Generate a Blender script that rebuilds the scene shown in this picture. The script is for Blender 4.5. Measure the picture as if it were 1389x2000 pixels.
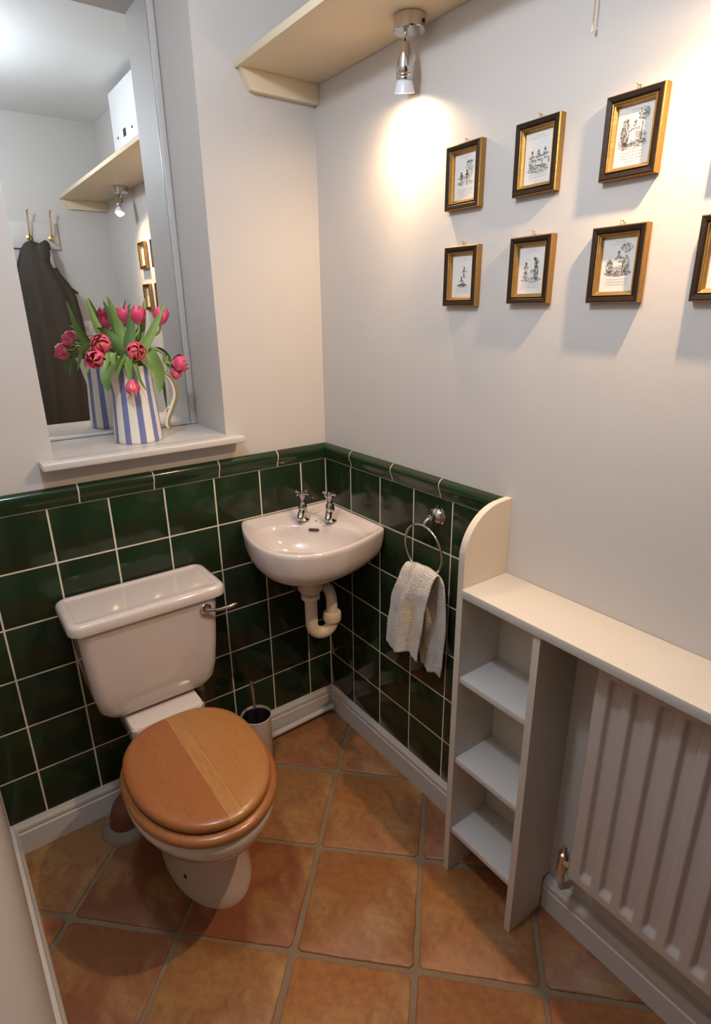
import bpy, bmesh, math, random
from mathutils import Vector, Matrix
random.seed(7)
R = math.radians
S = bpy.context.scene
COL = S.collection
for o in list(bpy.data.objects): bpy.data.objects.remove(o)

# ------------------------------------------------------------------ camera
cam_d = bpy.data.cameras.new('camera'); cam = bpy.data.objects.new('camera', cam_d); COL.objects.link(cam)
cr = Vector((0.80660644, -0.59096086, -0.01230115)); cd = Vector((-0.20550762, -0.26086455, -0.94324774)); cf = Vector((0.55421356, 0.76335768, -0.33186199))
CAM = Vector((-1.06996, -1.64589, 1.51659))
m = Matrix((cr, -cd, -cf)).transposed().to_4x4(); m.translation = CAM
cam.matrix_world = m
cam_d.sensor_fit = 'VERTICAL'; cam_d.sensor_height = 36.0; cam_d.lens = 1132.5 / 2000 * 36.0; cam_d.clip_start = 0.01
S.camera = cam

# ------------------------------------------------------------------ world, exposure
w = bpy.data.worlds.new('world'); S.world = w; w.use_nodes = True
w.node_tree.nodes['Background'].inputs[0].default_value = (0.6, 0.65, 0.7, 1); w.node_tree.nodes['Background'].inputs[1].default_value = 0.05
S.view_settings.view_transform = 'Standard'; S.view_settings.look = 'None'
S.view_settings.gamma = 1; S.view_settings.use_curve_mapping = False
S.view_settings.exposure = -0.38
CEIL_W = 35.0
WARM = (1.0, 0.65, 0.36); COOL = (0.80, 0.885, 1.0)

# ------------------------------------------------------------------ helpers
def org(o):
    v = Vector((0, 0, 0))
    while o is not None: v += o.location; o = o.parent
    return v
def link(name, me, mat=None, parent=None, local=False):
    o = bpy.data.objects.new(name, me); COL.objects.link(o)
    if parent is not None:
        if not local and me is not None: me.transform(Matrix.Translation(-org(parent)))
        o.parent = parent
    if mat is not None and me is not None and not me.materials:
        for k in (mat if isinstance(mat, (list, tuple)) else [mat]): me.materials.append(k)
    return o
def tag(o, label, cat, group=None):
    o['label'] = label; o['category'] = cat
    if group: o['group'] = group
    return o
def thing(name, label, cat, loc, group=None):
    o = bpy.data.objects.new(name, None); COL.objects.link(o); o.location = loc; o.empty_display_size = .05
    return tag(o, label, cat, group)
def struct(o): o['kind'] = 'structure'; return o
def me_bm(bm, name='m', smooth=False, angle=None):
    bmesh.ops.recalc_face_normals(bm, faces=bm.faces[:])
    me = bpy.data.meshes.new(name); bm.to_mesh(me); bm.free()
    if smooth:
        for p in me.polygons: p.use_smooth = True
        if angle:
            try: me.set_sharp_from_angle(angle=R(angle))
            except Exception: pass
    return me
def me_py(v, f, name='m', smooth=False, angle=None):
    bm = bmesh.new(); vs = [bm.verts.new(p) for p in v]
    for q in f:
        try: bm.faces.new([vs[i] for i in q])
        except ValueError: pass
    return me_bm(bm, name, smooth, angle)
def add_box(bm, lo, hi, bev=0, seg=2):
    vs = [bm.verts.new((x, y, z)) for x in (lo[0], hi[0]) for y in (lo[1], hi[1]) for z in (lo[2], hi[2])]
    fs = [bm.faces.new([vs[i] for i in q]) for q in ((0,1,3,2),(4,6,7,5),(0,4,5,1),(2,3,7,6),(0,2,6,4),(1,5,7,3))]
    if bev:
        es = set(e for f in fs for e in f.edges)
        bmesh.ops.bevel(bm, geom=list(es), offset=bev, segments=seg, affect='EDGES', profile=.5)
    return bm
def box_me(lo, hi, bev=0, seg=2, smooth=True):
    bm = bmesh.new(); add_box(bm, lo, hi, bev, seg); return me_bm(bm, 'box', smooth and bev > 0, 40)
def box(name, lo, hi, mat, parent=None, bev=0, seg=2): return link(name, box_me(lo, hi, bev, seg), mat, parent)
def loft_add(bm, rings, cap0=True, cap1=True, closed=True):
    rr = [[bm.verts.new(p) for p in r] for r in rings]; n = len(rr[0])
    for a, b in zip(rr, rr[1:]):
        for i in range(n if closed else n - 1):
            j = (i + 1) % n
            try: bm.faces.new((a[i], a[j], b[j], b[i]))
            except ValueError: pass
    if cap0 and closed: bm.faces.new(rr[0][::-1])
    if cap1 and closed: bm.faces.new(rr[-1])
    return rr
def loft_me(rings, cap0=True, cap1=True, smooth=True, angle=50, closed=True):
    bm = bmesh.new(); loft_add(bm, rings, cap0, cap1, closed); return me_bm(bm, 'loft', smooth, angle)
def tube_add(bm, pts, rad, n=12, flat=None):
    pts = [Vector(p) for p in pts]; rs = rad if isinstance(rad, (list, tuple)) else [rad] * len(pts)
    t0 = (pts[1] - pts[0]).normalized(); up = Vector((0, 0, 1)) if abs(t0.z) < .9 else Vector((1, 0, 0))
    nrm = (up - t0 * up.dot(t0)).normalized(); rings = []
    for i, p in enumerate(pts):
        t = (pts[min(i + 1, len(pts) - 1)] - pts[max(i - 1, 0)]).normalized()
        nrm = (nrm - t * nrm.dot(t)).normalized(); b = t.cross(nrm); k = flat or 1
        rings.append([p + nrm * (rs[i] * math.cos(a)) + b * (rs[i] * k * math.sin(a)) for a in [2 * math.pi * j / n for j in range(n)]])
    loft_add(bm, rings)
def tube_me(pts, rad, n=12, flat=None):
    bm = bmesh.new(); tube_add(bm, pts, rad, n, flat); return me_bm(bm, 'tube', True, 50)
def lathe_add(bm, prof, c=(0, 0, 0), n=24, axis=None):
    M = Matrix.Identity(3)
    if axis is not None: M = Vector((0, 0, 1)).rotation_difference(Vector(axis)).to_matrix()
    c = Vector(c)
    rings = [[c + M @ Vector((r * math.cos(2 * math.pi * i / n), r * math.sin(2 * math.pi * i / n), z)) for i in range(n)] for r, z in prof]
    loft_add(bm, rings)
def lathe_me(prof, c=(0, 0, 0), n=24, axis=None, angle=40):
    bm = bmesh.new(); lathe_add(bm, prof, c, n, axis); return me_bm(bm, 'lathe', True, angle)
def bez(p, n=16):
    p = [Vector(q) for q in p]; out = []
    for i in range(n + 1):
        t = i / n; q = p[:]
        while len(q) > 1: q = [a.lerp(b, t) for a, b in zip(q, q[1:])]
        out.append(q[0])
    return out
def smoothpath(p, n=6):
    p = [Vector(q) for q in p]; out = []
    for i in range(len(p) - 1):
        p0 = p[max(i - 1, 0)]; p1 = p[i]; p2 = p[i + 1]; p3 = p[min(i + 2, len(p) - 1)]
        for k in range(n):
            t = k / n
            out.append(.5 * ((2 * p1) + (p2 - p0) * t + (2 * p0 - 5 * p1 + 4 * p2 - p3) * t * t + (3 * p1 - p0 - 3 * p2 + p3) * t ** 3))
    out.append(p[-1]); return out
def rrect(cx, cy, hx, hy, r, z, k=6):
    r = min(r, hx, hy); out = []
    for sx, sy, a0 in ((1, 1, 0), (-1, 1, 90), (-1, -1, 180), (1, -1, 270)):
        for i in range(k + 1):
            a = R(a0 + 90 * i / k); out.append(Vector((cx + sx * (hx - r) + r * math.cos(a), cy + sy * (hy - r) + r * math.sin(a), z)))
    return out

# ------------------------------------------------------------------ materials
def new_mat(name):
    m = bpy.data.materials.new(name); m.use_nodes = True; nt = m.node_tree
    return m, nt, nt.nodes['Principled BSDF']
def node(nt, typ, **kw):
    n = nt.nodes.new(typ)
    for k, v in kw.items():
        if k.startswith('_'): setattr(n, k[1:], v)
        else: n.inputs[k.replace('__', ' ')].default_value = v
    return n
def rgba(c): return (c[0], c[1], c[2], 1)
def mixc(nt, fac, a, b, mode='MIX'):
    n = nt.nodes.new('ShaderNodeMix'); n.data_type = 'RGBA'; n.blend_type = mode
    for s, v in ((0, fac), (6, a), (7, b)):
        if hasattr(v, 'links') or hasattr(v, 'is_linked'): nt.links.new(v, n.inputs[s])
        else: n.inputs[s].default_value = v if s == 0 else rgba(v)
    return n.outputs[2]
def mathn(nt, op, a, b=None, clamp=False):
    n = nt.nodes.new('ShaderNodeMath'); n.operation = op; n.use_clamp = clamp
    for s, v in ((0, a), (1, b)):
        if v is None: continue
        if hasattr(v, 'is_linked'): nt.links.new(v, n.inputs[s])
        else: n.inputs[s].default_value = v
    return n.outputs[0]
def ramp(nt, src, stops):
    n = nt.nodes.new('ShaderNodeValToRGB'); e = n.color_ramp.elements
    while len(e) < len(stops): e.new(.5)
    for k, (p, c) in zip(e, stops): k.position = p; k.color = rgba(c)
    nt.links.new(src, n.inputs[0]); return n.outputs[0]
def coords(nt, kind='Object', scale=(1, 1, 1)):
    t = nt.nodes.new('ShaderNodeTexCoord'); mp = nt.nodes.new('ShaderNodeMapping'); mp.inputs['Scale'].default_value = scale
    nt.links.new(t.outputs[kind], mp.inputs[0]); return mp.outputs[0]
def noise(nt, vec, scale, detail=4, rough=.55):
    n = node(nt, 'ShaderNodeTexNoise', Scale=scale, Detail=detail, Roughness=rough); nt.links.new(vec, n.inputs['Vector']); return n.outputs['Fac']
def bump(nt, b, h, strength, dist=.01):
    n = node(nt, 'ShaderNodeBump', Strength=strength, Distance=dist); nt.links.new(h, n.inputs['Height']); nt.links.new(n.outputs[0], b.inputs['Normal'])
def simple(name, col, rough=.5, metal=0, col2=None, nscale=20, bstr=0, bscale=80, coat=0, vec='Object'):
    m, nt, b = new_mat(name); v = coords(nt, vec)
    c2 = col2 or tuple(x * .93 for x in col)
    nt.links.new(mixc(nt, noise(nt, v, nscale), col, c2), b.inputs['Base Color'])
    b.inputs['Roughness'].default_value = rough; b.inputs['Metallic'].default_value = metal
    if coat: b.inputs['Coat Weight'].default_value = coat; b.inputs['Coat Roughness'].default_value = .05
    if bstr: bump(nt, b, noise(nt, v, bscale), bstr, .004)
    return m
M = {}
M['plaster'] = simple('wall_paint', (.57, .54, .51), .55, 0, (.56, .53, .50), 3, .12, 45)
M['plaster_rear'] = M['plaster']
M['ceil'] = simple('ceiling_paint', (.76, .76, .75), .7, 0, None, 3, .1, 40)
M['gloss_white'] = simple('white_gloss_paint', (.60, .57, .54), .28, 0, (.58, .55, .52), 6, .05, 30)
M['cream'] = simple('cream_paint', (.59, .535, .455), .35, 0, (.575, .52, .44), 6, .05, 30)
M['cream_shelf'] = simple('cream_shelf_paint', (.74, .62, .43), .4, 0, (.725, .605, .415), 6, .05, 30)
M['counter'] = simple('counter_paint', (.54, .505, .455), .4, 0, (.525, .49, .44), 6, .05, 30)
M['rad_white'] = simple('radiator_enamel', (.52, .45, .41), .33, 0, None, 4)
M['porcelain'] = simple('porcelain', (.62, .555, .52), .1, 0, (.60, .535, .50), 3, 0, 1, .5)
M['plastic'] = simple('white_plastic', (.82, .74, .62), .35)
M['grout'] = simple('tile_grout', (.74, .67, .55), .8, 0, (.60, .54, .44), 30)
M['chrome'] = simple('chrome', (.66, .64, .62), .07, 1)
M['steel'] = simple('brushed_steel', (.62, .58, .55), .25, 1)
M['brass'] = simple('brass', (.80, .56, .25), .2, 1)
M['gold'] = simple('gold_leaf', (.46, .275, .085), .42, .85, (.30, .17, .05), 60, .15, 120)
M['ebony'] = simple('dark_stained_wood', (.012, .007, .004), .42, 0, (.028, .015, .007), 50, .15, 120)
M['ebony'].node_tree.nodes['Principled BSDF'].inputs['Specular IOR Level'].default_value = .25
M['paper'] = simple('print_paper', (.74, .71, .66), .8, 0, (.68, .64, .58), 25)
M['ink'] = simple('ink_dark', (.15, .145, .14), .8)
M['ink2'] = simple('ink_grey', (.36, .35, .34), .8)
M['black'] = simple('dark_plastic', (.02, .018, .018), .4)
M['hole'] = simple('dark_hole', (.05, .025, .02), .6)
M['clay'] = simple('clay_pipe', (.17, .055, .035), .5, 0, (.11, .035, .022), 15)
M['mortar'] = simple('floor_mortar', (.24, .19, .14), .9, 0, (.13, .10, .075), 25, .5, 60)
M['darkpipe'] = simple('old_pipe', (.10, .055, .04), .5)
M['coat'] = simple('waxed_coat_cloth', (.030, .022, .014), .75, 0, (.045, .033, .02), 10, .3, 200)
M['lining'] = simple('coat_lining', (.33, .33, .35), .8)
M['handle_olive'] = simple('handle_glaze', (.22, .17, .06), .25, 0, (.32, .26, .12), 40)
M['stem'] = simple('tulip_stem', (.30, .38, .12), .5, 0, (.22, .30, .09), 30)
M['leaf'] = simple('tulip_leaf', (.16, .27, .055), .45, 0, (.24, .36, .10), 30, .1, 150)
M['leaf2'] = simple('tulip_leaf_dark', (.075, .16, .04), .45, 0, (.14, .25, .07), 30, .1, 150)
M['stamen'] = simple('tulip_centre', (.55, .38, .08), .6)
M['box_white'] = simple('fuse_box_plastic', (.86, .86, .85), .4)
M['bulb_shell'] = simple('frosted_bulb_shell', (.72, .74, .80), .3)

def mirror_mat():
    m, nt, b = new_mat('mirror_silver'); v = coords(nt)
    nt.links.new(mixc(nt, noise(nt, v, 2), (.88, .905, .90), (.87, .895, .895)), b.inputs['Base Color'])
    b.inputs['Metallic'].default_value = 1; b.inputs['Roughness'].default_value = .004; return m
M['mirror'] = mirror_mat()
def emis(name, col, st):
    m, nt, b = new_mat(name); b.inputs['Base Color'].default_value = rgba(col); b.inputs['Emission Color'].default_value = rgba(col); b.inputs['Emission Strength'].default_value = st; return m
M['glow'] = emis('halogen_lens', (1, .85, .62), 30)
M['globe'] = emis('opal_globe', COOL, 6)

def tile_mat(name, c1, c2, c3, streak=False):
    m, nt, b = new_mat(name); v = coords(nt, 'Object', (3, 3, 30) if streak else (1, 1, 1))
    oi = nt.nodes.new('ShaderNodeObjectInfo')
    base = mixc(nt, mathn(nt, 'MULTIPLY', oi.outputs['Random'], .8), c1, c2)
    n1 = noise(nt, v, 6 if streak else 9, 5)
    f = ramp(nt, n1, [(.42, (0, 0, 0)), (.62, (1, 1, 1))])
    nt.links.new(mixc(nt, f, base, c3), b.inputs['Base Color'])
    b.inputs['Roughness'].default_value = .13; b.inputs['Specular IOR Level'].default_value = .4
    bump(nt, b, noise(nt, coords(nt), 7, 0), .05, .004)
    return m
M['tile'] = tile_mat('green_glazed_tile', (.011, .036, .013), (.013, .024, .011), (.019, .025, .012))
M['border'] = tile_mat('green_glazed_border', (.010, .045, .014), (.010, .040, .014), (.030, .026, .016), True)

def terracotta():
    m, nt, b = new_mat('terracotta_tile'); v = coords(nt); oi = nt.nodes.new('ShaderNodeObjectInfo')
    base = oi.outputs['Color']
    n1 = noise(nt, v, 6, 6, .6); n2 = noise(nt, v, 45, 6, .65)
    # one smooth pale firing blotch per tile, its place set by the tile itself
    sub = nt.nodes.new('ShaderNodeVectorMath'); sub.operation = 'SUBTRACT'; nt.links.new(v, sub.inputs[0])
    cx = nt.nodes.new('ShaderNodeCombineXYZ')
    nt.links.new(mathn(nt, 'MULTIPLY', mathn(nt, 'SUBTRACT', oi.outputs['Random'], .5), .18), cx.inputs[0])
    nt.links.new(mathn(nt, 'MULTIPLY', mathn(nt, 'SUBTRACT', mathn(nt, 'FRACT', mathn(nt, 'MULTIPLY', oi.outputs['Random'], 17.3)), .5), .18), cx.inputs[1])
    nt.links.new(cx.outputs[0], sub.inputs[1])
    sc = nt.nodes.new('ShaderNodeVectorMath'); sc.operation = 'MULTIPLY'; sc.inputs[1].default_value = (1, 1.6, 0); nt.links.new(sub.outputs[0], sc.inputs[0])
    ln = nt.nodes.new('ShaderNodeVectorMath'); ln.operation = 'LENGTH'; nt.links.new(sc.outputs[0], ln.inputs[0])
    d = mathn(nt, 'ADD', ln.outputs['Value'], mathn(nt, 'MULTIPLY', n1, .05))
    blot = ramp(nt, d, [(.078, (.30, .30, .30)), (.105, (0, 0, 0))])
    c = mixc(nt, mathn(nt, 'MULTIPLY', n1, .6), base, (.34, .12, .045))
    c = mixc(nt, mathn(nt, 'MULTIPLY', blot, mathn(nt, 'GREATER_THAN', oi.outputs['Random'], .35)), c, (.56, .30, .10))
    red = ramp(nt, noise(nt, v, 3.2, 3), [(.48, (0, 0, 0)), (.72, (.7, .7, .7))])
    c = mixc(nt, red, c, (.26, .08, .035))
    yel = ramp(nt, noise(nt, coords(nt, 'Object', (1.3, .8, 1)), 7, 5), [(.50, (0, 0, 0)), (.66, (.7, .7, .7))])
    c = mixc(nt, yel, c, (.50, .29, .105))
    c = mixc(nt, ramp(nt, n2, [(.42, (0, 0, 0)), (.75, (.7, .7, .7))]), c, (.19, .085, .045))
    c = mixc(nt, 1.0, c, (.78, .78, .78), 'MULTIPLY')
    nt.links.new(c, b.inputs['Base Color']); b.inputs['Roughness'].default_value = .45
    bump(nt, b, mathn(nt, 'ADD', n2, mathn(nt, 'MULTIPLY', n1, 3.0)), .25, .003); return m
M['terra'] = terracotta()
M['floor_grout'] = simple('floor_grout', (.27, .185, .11), .85, 0, (.18, .125, .08), 40, .6, 120)

def wood(name, c1, c2, c3, ang=0):
    m, nt, b = new_mat(name); v = coords(nt, 'Object', (1, .07, 1))
    n1 = noise(nt, v, 60, 6, .6); n2 = noise(nt, v, 260, 3, .6)
    c = mixc(nt, n1, c1, c2); c = mixc(nt, ramp(nt, n2, [(.5, (0, 0, 0)), (.75, (.6, .6, .6))]), c, c3)
    nt.links.new(c, b.inputs['Base Color']); b.inputs['Roughness'].default_value = .3; b.inputs['Coat Weight'].default_value = .25; b.inputs['Coat Roughness'].default_value = .15
    bump(nt, b, n2, .05, .002); return m
M['woodA'] = wood('oak_red_plank', (.32, .12, .035), (.26, .09, .026), (.18, .058, .017))
M['woodB'] = wood('oak_pale_plank', (.43, .22, .075), (.31, .135, .04), (.17, .065, .018))
M['woodC'] = wood('oak_gold_plank', (.39, .175, .055), (.32, .135, .04), (.22, .08, .025))
M['woodS'] = wood('oak_seat_ring', (.34, .135, .04), (.24, .085, .022), (.14, .047, .013))

def jug_mat():
    m, nt, b = new_mat('striped_glaze'); t = nt.nodes.new('ShaderNodeTexCoord'); s = nt.nodes.new('ShaderNodeSeparateXYZ'); nt.links.new(t.outputs['Object'], s.inputs[0])
    a = mathn(nt, 'ARCTAN2', s.outputs[1], s.outputs[0])
    a = mathn(nt, 'ADD', a, mathn(nt, 'MULTIPLY', noise(nt, t.outputs['Object'], 12), .05))
    f = mathn(nt, 'FRACT', mathn(nt, 'ADD', mathn(nt, 'MULTIPLY', a, 10 / (2 * math.pi)), 10.12))
    band = mathn(nt, 'LESS_THAN', mathn(nt, 'ABSOLUTE', mathn(nt, 'SUBTRACT', f, .5)), .215)
    blue = mixc(nt, noise(nt, t.outputs['Object'], 50), (.14, .17, .38), (.21, .24, .47))
    nt.links.new(mixc(nt, band, (.80, .76, .68), blue), b.inputs['Base Color']); b.inputs['Roughness'].default_value = .22; b.inputs['Coat Weight'].default_value = .3
    return m
M['jug'] = jug_mat()
def petal_mat(name, tip, mid, base, edge):
    m, nt, b = new_mat(name); t = nt.nodes.new('ShaderNodeTexCoord'); s = nt.nodes.new('ShaderNodeSeparateXYZ'); nt.links.new(t.outputs['Generated'], s.inputs[0])
    c = ramp(nt, s.outputs[2], [(0.0, base), (.18, mid), (.75, mid), (.98, tip)])
    e = mathn(nt, 'ABSOLUTE', mathn(nt, 'SUBTRACT', s.outputs[1], .5))
    nn = noise(nt, t.outputs['Generated'], 7, 3)
    c = mixc(nt, ramp(nt, mathn(nt, 'ADD', e, mathn(nt, 'MULTIPLY', nn, .2)), [(.42, (0, 0, 0)), (.62, (.8, .8, .8))]), c, edge)
    nt.links.new(c, b.inputs['Base Color']); b.inputs['Roughness'].default_value = .45; b.inputs['Subsurface Weight'].default_value = .08; b.inputs['Subsurface Radius'].default_value = (.004, .002, .002)
    return m
M['petal'] = petal_mat('tulip_petal', (.80, .17, .22), (.74, .075, .20), (.60, .34, .26), (.86, .28, .20))
M['petal2'] = petal_mat('tulip_petal_orange', (.88, .42, .20), (.76, .11, .17), (.62, .25, .15), (.90, .46, .24))
def towel_mat():
    m, nt, b = new_mat('terry_cloth'); v = coords(nt)
    c = mixc(nt, ramp(nt, noise(nt, v, 14, 3), [(.50, (0, 0, 0)), (.66, (.7, .7, .7))]), (.80, .75, .67), (.56, .54, .60))
    c = mixc(nt, ramp(nt, noise(nt, coords(nt, 'Object', (1, 1.3, .8)), 9, 2), [(.54, (0, 0, 0)), (.68, (.65, .65, .65))]), c, (.74, .58, .32))
    s = nt.nodes.new('ShaderNodeSeparateXYZ'); nt.links.new(coords(nt), s.inputs[0])
    nt.links.new(c, b.inputs['Base Color']); b.inputs['Roughness'].default_value = .95; b.inputs['Sheen Weight'].default_value = .3
    bump(nt, b, mathn(nt, 'ADD', noise(nt, v, 330, 2), noise(nt, v, 170, 2)), 1.0, .007); return m
M['towel'] = towel_mat()

# ------------------------------------------------------------------ room shell
XL, YR, ZC = -1.136, -1.80, 2.51           # left wall, rear wall, ceiling
def xl(y): return XL - .022 * y            # the left wall runs slightly askew
OX0, OX1, OZ0, OZ1, OD = -.84, -.36, 1.138, 2.354, .245     # niche
bm = bmesh.new()
for lo, hi in (((-1.30, 0, 0), (OX0, .35, 2.6)), ((OX1, 0, 0), (.1, .35, 2.6)), ((OX0, 0, 0), (OX1, .35, OZ0)), ((OX0, 0, OZ1), (OX1, .35, 2.6)), ((OX0, OD, OZ0), (OX1, .35, OZ1))): add_box(bm, lo, hi)
wall_back = struct(link('wall_back', me_bm(bm), M['plaster']))
wall_right = struct(box('wall_right', (0, -1.9, 0), (.1, 0, 2.6), M['plaster']))
bm = bmesh.new(); ft = [(xl(0), 0), (xl(-1.9), -1.9), (-1.3, -1.9), (-1.3, 0)]
loft_add(bm, [[(x, y, 0) for x, y in ft], [(x, y, 2.6) for x, y in ft]])
wall_left = struct(link('wall_left', me_bm(bm), M['plaster']))
bm = bmesh.new()           # rear wall; unseen doorway beside the viewpoint, added to let light escape
for lo, hi in (((-.57, -1.9, 0), (0, YR, 2.6)), ((-1.2, -1.9, 2.03), (-.57, YR, 2.6))): add_box(bm, lo, hi)
wall_rear = struct(link('wall_rear', me_bm(bm), M['plaster_rear']))
ceiling = struct(box('ceiling', (-1.2, -1.85, ZC), (.05, .05, ZC + .05), M['ceil']))
floor = struct(box('floor', (-1.2, -1.85, -.05), (.05, .05, -.004), M['floor_grout']))

# wall tiles (each one a piece of its wall)
PT = .155; ZT = 1.03
tcache = {}
def tile_mesh(w, h, axis):
    k = (round(w, 3), round(h, 3), axis)
    if k not in tcache:
        g = .0020; w2, h2 = w / 2 - g, h / 2 - g
        if axis == 'y': me = box_me((-w2, -.0062, -h2), (w2, .0, h2), .0016, 2)
        else: me = box_me((-.0062, -w2, -h2), (0, w2, h2), .0016, 2)
        me.materials.append(M['tile']); tcache[k] = me
    return tcache[k]
def jit(o): o.rotation_euler = (random.uniform(-.003, .003), 0, random.uniform(-.003, .003)); return o
box('grout_bed', (XL, -.0054, .06), (-.0054, .0, ZT), M['grout'], wall_back)
box('grout_bed', (-.0054, -.80, .06), (0, 0, ZT), M['grout'], wall_right)
ex = [-.0062, -.105] + [-.105 - PT * i for i in range(1, 7)] + [XL]
for a, b in zip(ex, ex[1:]):
    for r in range(6):
        o = link('tile', tile_mesh(a - b, PT, 'y'), None, wall_back, True); o.location = ((a + b) / 2, 0, ZT - PT * (r + .5)); jit(o)
ey = [-.0062, -.155] + [-.155 - PT * i for i in range(1, 5)]; ey[-1] = -.785
for a, b in zip(ey, ey[1:]):
    for r in range(6):
        o = link('tile', tile_mesh(a - b, PT, 'x'), None, wall_right, True); o.location = (0, (a + b) / 2, ZT - PT * (r + .5)); jit(o)
# rounded border tiles on top
DP = [(0, .053), (.004, .0535), (.010, .051), (.0155, .045), (.018, .037), (.0175, .029), (.014, .021), (.0105, .013), (.009, .004), (.009, .001), (0, .001)]
def border(a, b, wall, along, mitre=False, parent=None):
    g = .0019
    def ring(t, corner):
        out = []
        for p, z in DP:
            q = t
            if corner: q = -p - .0006
            out.append((q, -p, ZT + z) if along == 'x' else (-p, q, ZT + z))
        return out
    me = loft_me([ring(a - g, mitre), ring(b + g, False)], angle=35)
    link('border_tile', me, M['border'], wall)
for wall, along, js in ((wall_back, 'x', [0, -.194, -.397, -.597, -.798, -.990, XL]), (wall_right, 'y', [0, -.164, -.372, -.575, -.788])):
    for i, (a, b) in enumerate(zip(js, js[1:])): border(a, b, wall, along, i == 0)
GP = [(max(p - .0009, 0), z - .0006 if z > .01 else z + .0003) for p, z in DP]
link('grout_bed', loft_me([[(-p - .002, -p, ZT + z) for p, z in GP], [(XL, -p, ZT + z) for p, z in GP]], angle=35), M['grout'], wall_back)
link('grout_bed', loft_me([[(-p, -p - .002, ZT + z) for p, z in GP], [(-p, -.788, ZT + z) for p, z in GP]], angle=35), M['grout'], wall_right)

# floor tiles, laid on the diagonal
O0 = Vector((-.404, -.520)); PF = .3033 / math.sqrt(2); E1 = Vector((-PF, -PF)); E2 = Vector((PF, -PF))
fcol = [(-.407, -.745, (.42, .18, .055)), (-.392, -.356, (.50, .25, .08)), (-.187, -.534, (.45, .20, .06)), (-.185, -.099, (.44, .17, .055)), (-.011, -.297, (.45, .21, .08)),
        (-.596, -.55, (.30, .085, .035)), (-.85, -.283, (.24, .10, .045)), (-1.025, -.132, (.42, .22, .08)), (-.775, -.677, (.42, .21, .07)), (-.989, -.489, (.34, .125, .045)),  # dark second tile here has the toilet's shadow put into its colour
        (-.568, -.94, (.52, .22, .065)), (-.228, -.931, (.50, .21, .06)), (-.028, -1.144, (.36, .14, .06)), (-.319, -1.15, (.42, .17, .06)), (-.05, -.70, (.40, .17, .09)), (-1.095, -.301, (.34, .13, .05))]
def clip(poly, keep):
    out = []
    for i, p in enumerate(poly):
        q = poly[(i + 1) % len(poly)]; a, b = keep(p), keep(q)
        if a >= 0: out.append(p)
        if (a >= 0) != (b >= 0): out.append(p.lerp(q, a / (a - b)))
    return out
s0 = .5 * (1 - .0135 / .3033)
for i in range(-6, 8):
    for j in range(-7, 8):
        c = O0 + E1 * (i + .5) + E2 * (j + .5)
        rnd = random.Random(i * 91 + j * 17 + 5); n = 8; pts = []
        cor = [(-s0, -s0), (s0, -s0), (s0, s0), (-s0, s0)]
        cor = [(a + rnd.uniform(-.008, .008), b + rnd.uniform(-.008, .008)) for a, b in cor]
        for k in range(4):
            (a0, b0), (a1, b1) = cor[k], cor[(k + 1) % 4]
            for t in range(n):
                u = (t + (.18 if t == 0 else 0)) / n
                if t == 0: u = .03
                wv = rnd.uniform(-.003, .003)
                pts.append(c + E1 * (a0 + (a1 - a0) * u + wv) + E2 * (b0 + (b1 - b0) * u + wv))
            pts.append(c + E1 * (a0 + (a1 - a0) * .97) + E2 * (b0 + (b1 - b0) * .97))
        for kf in (lambda p: -.004 - p.x, lambda p: p.x - (XL + .004), lambda p: -.004 - p.y, lambda p: p.y - (YR + .004)):
            pts = clip(pts, kf)
            if len(pts) < 3: break
        if len(pts) < 3: continue
        cc = sum(pts, Vector((0, 0))) / len(pts)
        if max((p - cc).length for p in pts) < .03: continue
        zt = rnd.uniform(-.0008, .0008); tx, ty = rnd.uniform(-.004, .004), rnd.uniform(-.004, .004)
        def top(p, k, z):
            q = p + (cc - p) * k - cc; return (q.x, q.y, z + zt + tx * q.x + ty * q.y)
        me = loft_me([[top(p, 0, -.012) for p in pts], [top(p, 0, -.0032) for p in pts], [top(p, .008, -.001) for p in pts], [top(p, .025, 0) for p in pts]], angle=60)
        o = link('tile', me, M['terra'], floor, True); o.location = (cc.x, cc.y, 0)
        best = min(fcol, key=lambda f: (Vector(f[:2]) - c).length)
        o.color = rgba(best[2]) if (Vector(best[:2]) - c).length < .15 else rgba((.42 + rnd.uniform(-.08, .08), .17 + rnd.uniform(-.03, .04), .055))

# baseboards
def baseboard(name, pts, h, t, parent=None):
    prof = [(0, 0), (t, 0), (t, h * .66), (t - .003, h * .69), (t - .0035, h * .74), (t - .001, h * .78), (t - .002, h * .86), (t - .007, h * .93), (t - .009, h), (0, h)]
    (x0, y0), (x1, y1) = pts; d = Vector((x1 - x0, y1 - y0)).normalized(); nrm = Vector((d.y, -d.x))
    rings = []
    for (x, y, s) in ((x0, y0, pts_m[0]), (x1, y1, pts_m[1])):
        rings.append([(x + nrm.x * p + d.x * p * s, y + nrm.y * p + d.y * p * s, z) for p, z in prof])
    return struct(link(name, loft_me(rings, angle=25), M['gloss_white']))
pts_m = (1, -1); baseboard('baseboard_back', ((xl(0), 0), (0, 0)), .108, .018)
pts_m = (1, 0); baseboard('baseboard_right', ((0, 0), (0, -.782)), .108, .018)
pts_m = (0, -1); baseboard('baseboard_left', ((xl(-1.8), -1.8), (xl(0), 0)), .108, .018)
pts_m = (0, 0); baseboard('baseboard_right', ((0, -1.027), (0, YR)), .10, .026)
pts_m = (0, 0); baseboard('baseboard_rear', ((0, YR), (-.57, YR)), .108, .018)

# sill of the niche
bm = bmesh.new(); add_box(bm, (OX0 + .001, -.002, 1.139), (OX1 - .001, .238, 1.158)); add_box(bm, (-.877, -.058, 1.138), (-.322, 0, 1.158), .004, 3)
struct(link('trim_1', me_bm(bm, 'sill', True, 40), M['gloss_white']))

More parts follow.
